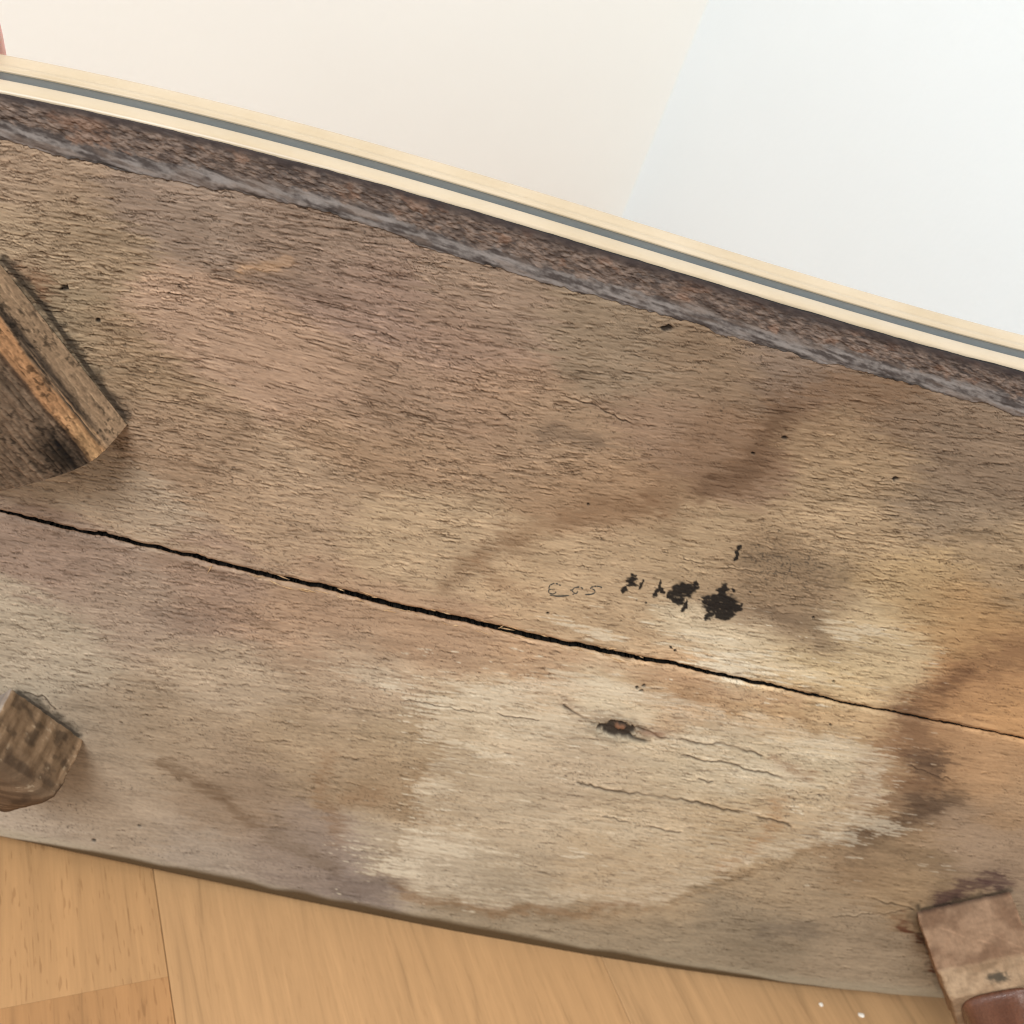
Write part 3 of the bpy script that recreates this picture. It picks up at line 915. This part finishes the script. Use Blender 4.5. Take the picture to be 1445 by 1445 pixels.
# outline as a closed loop, upper arc left to right, lower arc back
loop = np.concatenate([np.stack([tx, tz], -1)[::4], np.stack([bx_, bz_], -1)[::-4]], 0)
keep = [0]
for i in range(1, len(loop)):
    if np.hypot(*(loop[i] - loop[keep[-1]])) > .002:
        keep.append(i)
loop = loop[keep]
N = len(loop)
tan = np.roll(loop, -1, 0) - np.roll(loop, 1, 0)
tan /= np.linalg.norm(tan, axis=1)[:, None]
nor = np.stack([-tan[:, 1], tan[:, 0]], -1)        # outward for a clockwise loop
if (nor * (loop - loop.mean(0))).sum() < 0:
    nor = -nor


def sweep(name, prof, mat, smooth=True, closed=True):
    """profile points (outward, back) in metres run round the table's outline"""
    pr = np.array(prof)
    V = np.zeros((N, len(pr), 3))
    q = loop[:, None] + nor[:, None] * pr[None, :, :1]
    V[..., 0], V[..., 2] = q[..., 0], q[..., 1]
    V[..., 1] = pr[None, :, 1]
    Q = V - T0
    m = len(pr)
    idx = np.arange(N * m).reshape(N, m)
    f = []
    for j in range(m if closed else m - 1):
        jn = (j + 1) % m
        f += [(int(a), int(b), int(c), int(d)) for a, b, c, d in zip(idx[:, j], np.roll(idx[:, j], -1), np.roll(idx[:, jn], -1), idx[:, jn])]
    o = mesh(name, Q.reshape(-1, 3), f, mat, table, smooth)
    if smooth:
        o.data.set_sharp_from_angle(angle=math.radians(40))
    return o


g0 = .0105
# dark core of the board behind the gap
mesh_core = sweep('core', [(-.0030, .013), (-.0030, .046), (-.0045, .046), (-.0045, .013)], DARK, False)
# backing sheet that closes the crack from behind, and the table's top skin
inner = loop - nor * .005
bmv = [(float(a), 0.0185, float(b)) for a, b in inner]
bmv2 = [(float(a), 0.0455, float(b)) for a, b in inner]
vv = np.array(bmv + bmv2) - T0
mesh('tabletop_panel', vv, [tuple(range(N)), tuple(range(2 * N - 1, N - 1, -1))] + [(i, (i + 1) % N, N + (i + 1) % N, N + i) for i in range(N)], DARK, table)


def arc(cx, cy, r, a0, a1, n):
    return [(cx + r * math.sin(math.radians(a0 + (a1 - a0) * i / (n - 1))), cy - r * math.cos(math.radians(a0 + (a1 - a0) * i / (n - 1)))) for i in range(n)]


w1, w2, w3 = .0122, .0118, .0165
y1 = g0 + w1
y2 = y1 + w2
y3 = y2 + w3
lower = [(-.003, g0), (-.0004, g0), (.0005, g0 + .0005), (.0010, g0 + .0014), (.0013, g0 + .004), (.0013, y1 - .0022), (.0010, y1 - .0010), (.0002, y1), (-.003, y1)]
inlay = [(-.003, y1), (-.0003, y1 + .0001), (-.0001, y1 + .0020), (.0, (y1 + y2) / 2), (-.0001, y2 - .002), (-.0003, y2 - .0001), (-.003, y2)]
upper = [(-.003, y2), (.0002, y2), (.0011, y2 + .0009), (.0014, y2 + .0022), (.0013, y2 + .0045), (.0006, y2 + .0062), (.0004, y2 + .0072), (.0012, y2 + .0088), (.0022, y2 + .0110), (.0024, y2 + .0132), (.0018, y2 + .0150), (.0006, y3), (-.004, y3 + .0006)]
trim = bpy.data.objects.new('edge_trim', None)
C.objects.link(trim)
trim.parent = table
for nm, pr, mt in (('trim_strip', lower, CREAM), ('inlay_strip', inlay, GREY), ('trim_strip', upper, CREAM)):
    o = sweep(nm, pr, mt)
    o.parent = trim
    o['label'] = {id(lower): 'cream trim strip next to the underside', id(inlay): 'grey inlay strip', id(upper): 'cream trim strip next to the top'}[id(pr)]


# ---- legs: a square worn block on the board, its end trimmed to a collar, and a turned shaft
def rounded_ring(hw, hd, rad, npt):
    """points round a rounded rectangle: the same count on every corner and every straight side"""
    cor, side_ = npt // 12, npt // 6
    arcs = []
    for cx, cy, a0_ in ((hw - rad, hd - rad, 0), (-hw + rad, hd - rad, 90), (-hw + rad, -hd + rad, 180), (hw - rad, -hd + rad, 270)):
        a = np.radians(a0_ + 90 * np.arange(cor) / (cor - 1))
        arcs.append(np.stack([cx + rad * np.cos(a), cy + rad * np.sin(a)], -1))
    out = []
    for m in range(4):
        p, p2 = arcs[m][-1], arcs[(m + 1) % 4][0]
        out += [arcs[m], p + (p2 - p) * (np.arange(1, side_) / side_)[:, None]]
    return np.concatenate(out, 0)


def worn_block(base, e, d, size, rings, paint, tilt, ztop):
    w, dp = size
    n = np.array([0, -1.0, 0])
    cen = base + e * w / 2 + d * dp / 2
    R_, H_ = [], []
    for (h0, a0_, b0, r0_), (h1, a1_, b1_, r1__) in zip(rings[:-1], rings[1:]):
        steps = max(2, int(max(abs(h1 - h0), abs(a1_ - a0_)) / .0005))
        for t in np.arange(steps) / steps:
            hh = h0 + (h1 - h0) * t
            R_.append(rounded_ring(w / 2 - (a0_ + (a1_ - a0_) * t), dp / 2 - (b0 + (b1_ - b0) * t), r0_ + (r1__ - r0_) * t, 264))
            H_.append(hh)
    L_ = min(len(x_) for x_ in R_)
    R_ = np.array([x_[:L_] for x_ in R_])
    R_ = np.concatenate([R_, R_[:, :1]], 1)
    H_ = np.broadcast_to(np.array(H_)[:, None], R_.shape[:2])
    A, B = R_[..., 0], R_[..., 1]
    Hh = H_ - tilt * (B / dp + .5) * np.clip(H_ / ztop, 0, 1)
    E_, D_, N_ = A * 1000, B * 1000, H_ * 1000
    rel = (fbm((E_ + D_) / 2.2, N_ / 5 + 9, 5, 4) - .5) * .0011 + (fbm(E_ / 9 + 3, (D_ + N_) / 9, 8, 2) - .5) * .0012
    sc = 1 + rel / max(w, dp) * 2
    col = paint(E_, D_, N_)
    P = cen + e * (A * sc)[..., None] + d * (B * sc)[..., None] + n * Hh[..., None]
    return P, np.clip(col, .004, .9) * ALB, cen


def paint_red(E_, D_, N_):
    m1 = fbm(E_ / 16, (N_ + D_) / 12, 3, 4)
    m2 = fbm(E_ / 2.2, (N_ + D_) / 2.2, 7, 3)
    c_ = lin((124, 94, 72)) * (1 - sst(.3, .7, m1))[..., None] + lin((152, 120, 94)) * sst(.3, .7, m1)[..., None]
    c_ = c_ * (.80 + .42 * m2)[..., None]
    scr = np.exp(-((np.abs((E_ + 22) * .62 - (N_ - 14) + 3 * (vn(E_ / 6, N_ * 0, 3) - .5))) / .9) ** 2) * sst(.35, .6, vn(E_ / 7, N_ / 7, 5))
    scr2 = np.exp(-((np.abs((E_ - 4) * .9 - (N_ - 20) + 2 * (vn(E_ / 5, N_ * 0, 6) - .5))) / .6) ** 2) * sst(.4, .6, vn(E_ / 9, N_ / 9, 9))
    c_ = c_ * (1 + .30 * scr + .25 * scr2)[..., None]
    cut = N_ - 43 + 2.4 * (fbm(E_ / 5, D_ / 5, 11, 3) - .5)
    a = sst(-2.2, 1.6, cut)
    bare = lin((144, 115, 88)) * (1 - sst(.3, .7, m1))[..., None] + lin((170, 140, 110)) * sst(.3, .7, m1)[..., None]
    bare = bare * (.72 + .5 * m2)[..., None]
    c_ = c_ * (1 - a)[..., None] + bare * a[..., None]
    kn = 1 - sst(.5, 1.2, np.hypot((E_ - 4) / 7, (N_ - 54) / 3.6) + 1.1 * (m2 - .5))
    kn = kn * (D_ < 0)
    c_ = mixc(c_, (58, 54, 46), kn * .85)
    edge = np.exp(-((np.abs(E_) - 30.8) / 1.1) ** 2) * np.exp(-((np.abs(D_) - 27.4) / 1.3) ** 2)
    c_ = c_ * (1 + .55 * edge * sst(.4, .6, vn(N_ / 4, E_ / 9, 2)))[..., None]
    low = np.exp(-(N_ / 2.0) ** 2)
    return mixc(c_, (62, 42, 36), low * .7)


def paint_old(E_, D_, N_):
    m1 = fbm((E_ + D_) / 3.2, N_ / 34, 3, 4)
    m2 = fbm((E_ - D_) / 1.0, N_ / 9, 7, 4)
    m3 = fbm(E_ / 8 + 5, (N_ + D_) / 8, 12, 4)
    c_ = lin((108, 83, 60)) * (1 - sst(.22, .78, m1))[..., None] + lin((148, 117, 88)) * sst(.22, .78, m1)[..., None]
    c_ = c_ * (.82 + .36 * m2)[..., None]
    c_ = mixc(c_, (54, 42, 32), sst(.54, .74, m3) * .65)
    rim_ = sst(24, 44, N_ - 8 * (m3 - .5)) * .75
    c_ = mixc(c_, (74, 56, 42), rim_ * (.6 + .6 * (m2 - .3)))
    hole_ = 1 - sst(.5, 1.15, np.hypot((E_ + 20) / 8, (N_ - 45) / 7) + 1.0 * (m3 - .5))
    c_ = mixc(c_, (26, 22, 19), hole_ * .92)
    pale_fleck = sst(.74, .8, vn((E_ + D_) / 1.1, N_ / 1.3, 15)) * sst(.5, .65, m1)  # scattered paler flecks
    c_ = mixc(c_, (196, 170, 138), pale_fleck * .3)
    grey_ = sst(.0, .1, (-E_ - 25.2) / 10) * 1.0  # side face greyed: the light on it is painted in
    c_ = mixc(c_, (150, 140, 132), np.clip(grey_, 0, 1) * .6)
    return c_


def leg(base, e, d, size, rings, paint, label, shaft=None, tilt=0.0, ztop=.04):
    holder = bpy.data.objects.new('leg', None)
    C.objects.link(holder)
    holder.parent = table
    holder['label'] = label
    P, col, cen = worn_block(base, e, d, size, rings, paint, tilt, ztop)
    holder.location = tuple(cen - T0)
    grid_mesh('leg_block', P - cen, col, WOOD, holder)
    if shaft is None:
        return
    n = np.array([0, -1.0, 0])
    prof = [(.0236, 0), (.0241, .0010), (.0242, .0022), (.0236, .0036), (.0231, .006), (.0229, .012), (.0226, .03), (.0216, .10), (.0195, .20), (.0165, .31), (.0150, .315), (.0150, .325), (.0001, .326)]
    SG = 96
    v, f = [], []
    for r_, hh in prof:
        for i in range(SG):
            a = 2 * math.pi * i / SG
            q_ = 2 / max(2.0, 3.6 - hh * 30)          # squarish under the block, round further out
            ca_, sa_ = math.cos(a), math.sin(a)
            v.append(e * r_ * math.copysign(abs(ca_) ** q_, ca_) + d * r_ * math.copysign(abs(sa_) ** q_, sa_) + n * (shaft + hh))
    for jx in range(len(prof) - 1):
        for i in range(SG):
            f.append((jx * SG + i, jx * SG + (i + 1) % SG, (jx + 1) * SG + (i + 1) % SG, (jx + 1) * SG + i))
    f.append(tuple(range(SG)))
    f.append(tuple((len(prof) - 1) * SG + i for i in range(SG)))
    mesh('leg_shaft', v, f, VARN, holder, True)


pa, pb = on_plane(1292, 1287), on_plane(1426, 1258)
e = unit(pb - pa)
d = np.array([e[2], 0, -e[0]])
leg(pa, e, d, (.063, .056), [(-.001, .0, .0, .0012), (.020, .0004, .0004, .0014), (.0425, .0008, .0006, .002), (.0440, .0016, .0014, .003), (.0590, .0022, .0020, .0035), (.0610, .0034, .0032, .005), (.0618, .008, .008, .008), (.0618, .0272, .0272, .0006)],
    paint_red, 'turned reddish brown leg on a square block', .0612)
pa, pb = on_plane(15, 972), on_plane(118, 1045)
e = unit(pb - pa)
d = np.array([e[2], 0, -e[0]])
leg(pa, e, d, (.0535, .056), [(-.001, .0, .0, .0012), (.030, .0006, .0006, .0016), (.041, .0016, .0016, .003), (.0455, .0038, .0036, .006), (.0480, .0078, .0076, .010), (.0500, .0135, .0135, .011), (.0507, .0255, .0255, .0006)],
    paint_old, 'worn dark brown square leg block with a rounded end', None, .016)

# ---- the diagonal brace at the left: a shaped bar lying on the board, cut across at its end
HB = .030
a0, a1 = on_plane(180, 598), on_plane(0, 370)
run = unit(a1 - a0)
side = np.array([run[2], 0, -run[0]])
if (on_plane(0, 690) - a0).dot(side) < 0:
    side = -side
f1 = on_plane(130, 655, -HB)
f2 = on_plane(0, 695, -HB)
s1_, r1_ = (f1 - a0).dot(side), (f1 - a0).dot(run)
s2_, r2_ = (f2 - a0).dot(side), (f2 - a0).dot(run)
sl = (r2_ - r1_) / max(1e-6, (s2_ - s1_))          # slant of the end cut
WB = max(.085, s2_ * 1.05)
section = [(0, 0), (.001, .004), (s1_ * .35, .014), (s1_ * .70, .0245), (s1_ * .9, .0285), (s1_ * 1.15, .0303), (s1_ + (WB - s1_) * .18, .0312), (s1_ + (WB - s1_) * .36, .0306), (s1_ + (WB - s1_) * .42, .0296), (s1_ + (WB - s1_) * .55, .0302), (WB * .8, .029), (WB * .93, .022), (WB, .010), (WB, 0)]
STEPS = 330
LENB = .21
sec = []
for (p, q), (p2, q2) in zip(section[:-1], section[1:]):
    for i in range(14):
        sec.append((p + (p2 - p) * i / 14, q + (q2 - q) * i / 14))
sec.append(section[-1])
sec = np.array(sec)
ms = len(sec)
# round the section's corners a little
for _ in range(700):
    sec[1:-1] = sec[1:-1] * .5 + (sec[:-2] + sec[2:]) * .25
sd, hh = np.broadcast_to(sec[None, :, 0], (STEPS + 1, ms)), np.broadcast_to(sec[None, :, 1], (STEPS + 1, ms))
tt = ((np.arange(STEPS + 1) / STEPS) ** 1.5)[:, None]
end = (r1_ / max(s1_, 1e-6)) * np.minimum(sd, s1_) + sl * np.maximum(sd - s1_, 0)
al = end + (LENB - end) * tt
arcl = np.concatenate([[0], np.cumsum(np.hypot(*np.diff(sec, axis=0).T))])[None] * 1000 + 0 * al
A = al * 1000
wav = (fbm(A / 40, arcl / 9, 3, 2) - .5)
n5 = fbm(A / 14, arcl / 1.1 + wav * 2, 6, 4) - .5
n3 = fbm(A / 2.6, arcl / .9, 9, 3) - .5
n7 = fbm(A / 1.1, arcl / .7, 12, 2) - .5
lift = np.where(hh > .002, .0016 * n5 + .0008 * n3 + .0004 * n7, .0004 * n5)
P = a0 + run * al[..., None] + side * sd[..., None] - T0
P[..., 1] -= hh + .0008 + lift
x = sd / s1_ + n5 * .34 + wav * .30
oldc, orange, black, pale_, top_ = lin((104, 83, 65)), lin((148, 106, 72)), lin((44, 36, 30)), lin((196, 150, 104)), lin((150, 120, 92))
gr = (1 + 1.0 * n5 + .7 * n3 + .5 * n7)[..., None]
c_ = top_ * gr
W = lambda a: np.clip(a, 0, 1)[..., None]
c_ = c_ + (black * gr - c_) * W(np.exp(-((x - .52) / .16) ** 2) * np.clip(.35 + (al - end) / .03, 0, 1) * .92)
c_ = c_ + (orange * gr - c_) * W(sst(.60, .74, x))
c_ = c_ + (pale_ * gr - c_) * W(np.exp(-((x - .92) / .22) ** 2) * (1 - sst(.0, .035, al - end)) * .85)
c_ = c_ + (black * gr - c_) * W(sst(1.10, 1.24, x) * .85)
c_ = c_ + (oldc * gr - c_) * W(sst(1.26, 1.5, x + n3 * .3))
c_ = c_ + (oldc * .55 * gr - c_) * W(np.exp(-((x - 1.95) / .2) ** 2) * .7)
hole = np.hypot((sd - s1_ * 2.25) / .011, (al - end - .008) / .015) + n5 * .9
c_ = c_ * (1 - .85 * W(1.3 - hole))
spt = sst(.54, .68, fbm(A / 1.8, arcl / 1.2, 4, 3))
c_ = c_ * (1 - .65 * spt[..., None] * W(.5 + 2 * (fbm(A / 16, arcl / 7, 8, 2) - .4)))
col = np.clip(c_, .004, .9) * ALB
base_ring = P[:1].copy()
base_ring[0, :, 1] = base_ring[0, :, 1] * 0 + .0
cap = base_ring.copy()
P = np.concatenate([cap, P[:1], P], 0)
col = np.concatenate([col[:1] * .8, col[:1] * .8, col], 0)
br_o = grid_mesh('brace', P, col, WOOD, table)
br_o['label'] = 'striped dark and orange brown brace with a slanted end'

# ---- the pencilled figures: thin broken strokes following the wood
k = Nodes('pencil_graphite')
GRAPH = k.out(k.ramp(k.noise(k.coords((900, 900, 900))), [(0.3, lin((48, 46, 41)) * .9), (0.7, lin((84, 80, 70)) * .9)]), 0.7)
PU = GRIDS['upper'][2:-2]


def stroke_height(x, y):
    j_ = int(np.clip(np.searchsorted(cols, x), 1, len(cols) - 2))
    i_ = int(np.clip((y - rim_c[j_]) / (cr_up[j_] - rim_c[j_]) * (PU.shape[0] - 1), 1, PU.shape[0] - 2))
    return float(PU[i_ - 1:i_ + 2, j_ - 1:j_ + 2, 1].min())


rs = random.Random(2)
for f_ in FIGURES:
    q = []
    for (xa, ya), (xb, yb) in zip(f_[:-1], f_[1:]):
        for t_ in np.linspace(0, 1, 6)[:-1]:
            q.append((xa + (xb - xa) * t_, ya + (yb - ya) * t_))
    q.append(f_[-1])
    q = np.array(q)
    for _ in range(3):
        q[1:-1] = q[1:-1] * .5 + (q[:-2] + q[2:]) * .25
    tg = np.gradient(q, axis=0)
    tg /= np.linalg.norm(tg, axis=1)[:, None] + 1e-9
    v, f = [], []
    for m_ in range(len(q)):
        wd = .98 * (.55 + .7 * rs.random()) * (.5 if m_ in (0, len(q) - 1) else 1)
        for sg in (-1, 1):
            x_, y_ = q[m_][0] - tg[m_][1] * wd * sg, q[m_][1] + tg[m_][0] * wd * sg
            p_ = on_plane(x_, y_)
            v.append((p_[0] - T0[0], stroke_height(x_, y_) - .00006, p_[2]))
    for m_ in range(len(q) - 1):
        if rs.random() < .9:
            f.append((m_ * 2, m_ * 2 + 1, m_ * 2 + 3, m_ * 2 + 2))
    o = mesh('pencil_mark', v, f, GRAPH, b1)

# ---- splinters lifted along the crack
bm = bmesh.new()
rs = random.Random(9)
for i in range(70):
    x = rs.choice([rs.uniform(280, 560), rs.uniform(480, 960), rs.uniform(650, 1120)])
    y = np.interp(x, crack_pts[:, 0], crack_pts[:, 1]) + rs.uniform(2.5, 10) * (1 if rs.random() < .8 else -1)
    p = on_plane(x, y)
    L = rs.uniform(.002, .010)
    a = rs.gauss(-.02, .10) if rs.random() < .8 else rs.gauss(0, .7)
    dr = np.array([math.cos(a), 0, math.sin(a)])
    up_ = np.array([-math.sin(a), 0, math.cos(a)])
    wd = rs.uniform(.0001, .00028)
    li = rs.uniform(.0001, .0007)
    q = [p - dr * L / 2, p + up_ * wd + np.array([0, -li - .0002, 0]), p + dr * L / 2 + np.array([0, -li, 0]), p - up_ * wd + np.array([0, -li, 0]), p + np.array([0, .0002, 0])]
    vs = [bm.verts.new(tuple(a_ - T0)) for a_ in q]
    for fc in ((0, 1, 3), (1, 2, 3), (0, 4, 1), (1, 4, 2), (2, 4, 3), (3, 4, 0)):
        bm.faces.new([vs[k_] for k_ in fc])
me = bpy.data.meshes.new('splinters')
bm.to_mesh(me)
bm.free()
so = link('splinters', me, SPLINT, table)
so['kind'] = 'stuff'

# ------------------------------------------------------------------ crumbs on the floor
for (x, y, r, lab) in ((1158, 1418, .0016, 'small round white crumb on the beech floor just below the table edge'), (1215, 1433, .0017, 'flat white flake on the beech floor nearer the turned leg')):
    p = on_floor(np.array(float(x)), np.array(float(y)))
    bm = bmesh.new()
    bmesh.ops.create_icosphere(bm, subdivisions=2, radius=r)
    for vt in bm.verts:
        kk = 1 + .35 * (random.random() - .5)
        vt.co = Vector((vt.co.x * kk * (1.0 if r < .00165 else 1.6), vt.co.y * kk, vt.co.z * .5 * kk))
    me = bpy.data.meshes.new('crumb')
    bm.to_mesh(me)
    bm.free()
    o = link('crumb', me, CRUMB)
    o.location = (p[0], p[1], r * .42)
    tag(o, lab, 'crumb')

# ------------------------------------------------------------------ the hand that holds the table up, mostly outside the picture
hx = float(on_plane(np.array(-8.0), np.array(90.0), y3)[0])
topz = float(np.interp(hx, tx, tz))


def chain(pts, rad):
    return [Vector(p) for p in pts], rad


bm = bmesh.new()
lay = bm.verts.layers.skin.verify()
palm = (hx - .040, y3 + .040, topz - .030)


def bone(prev, pts, rads):
    for p, r in zip(pts, rads):
        nv = bm.verts.new(p)
        nv[lay].radius = (r, r)
        bm.edges.new((prev, nv))
        prev = nv
    return prev


root = bm.verts.new((hx - .045, y3 + .050, topz - .055))
root[lay].radius = (.022, .018)
root[lay].use_root = True
wr = bone(root, [(hx - .055, y3 + .085, topz - .105), (hx - .065, y3 + .16, topz - .17), (hx - .075, y3 + .25, topz - .25)], [.020, .024, .03])
for i, (off, ln) in enumerate(((0.0, 1.0), (-.020, 1.08), (-.040, 1.02), (-.058, .85))):
    fx = hx - .0095 + off
    kn = (fx - .006, y3 + .030, topz - .008 - .004 * i)
    bone(root, [(fx - .008, y3 + .040, topz - .026), kn, (fx - .003, y3 + .012, topz + .0135), (fx, y3 - .012 * ln, topz + .0125), (fx + .001, y3 - .027 * ln, topz + .0095)], [.0115, .0095, .0088, .0082, .0068])
bone(root, [(hx - .010, y3 + .040, topz - .060), (hx + .004, y3 + .020, topz - .078), (hx + .010, y3 + .012, topz - .098)], [.013, .0105, .009])
me = bpy.data.meshes.new('person')
bm.to_mesh(me)
bm.free()
hand = link('person', me, SKIN)
md = hand.modifiers.new('skin', 'SKIN')
md.use_smooth_shade = True
ms_ = hand.modifiers.new('sub', 'SUBSURF')
ms_.levels = ms_.render_levels = 2
tag(hand, 'bare hand gripping the cream trim at the upper left corner', 'person')
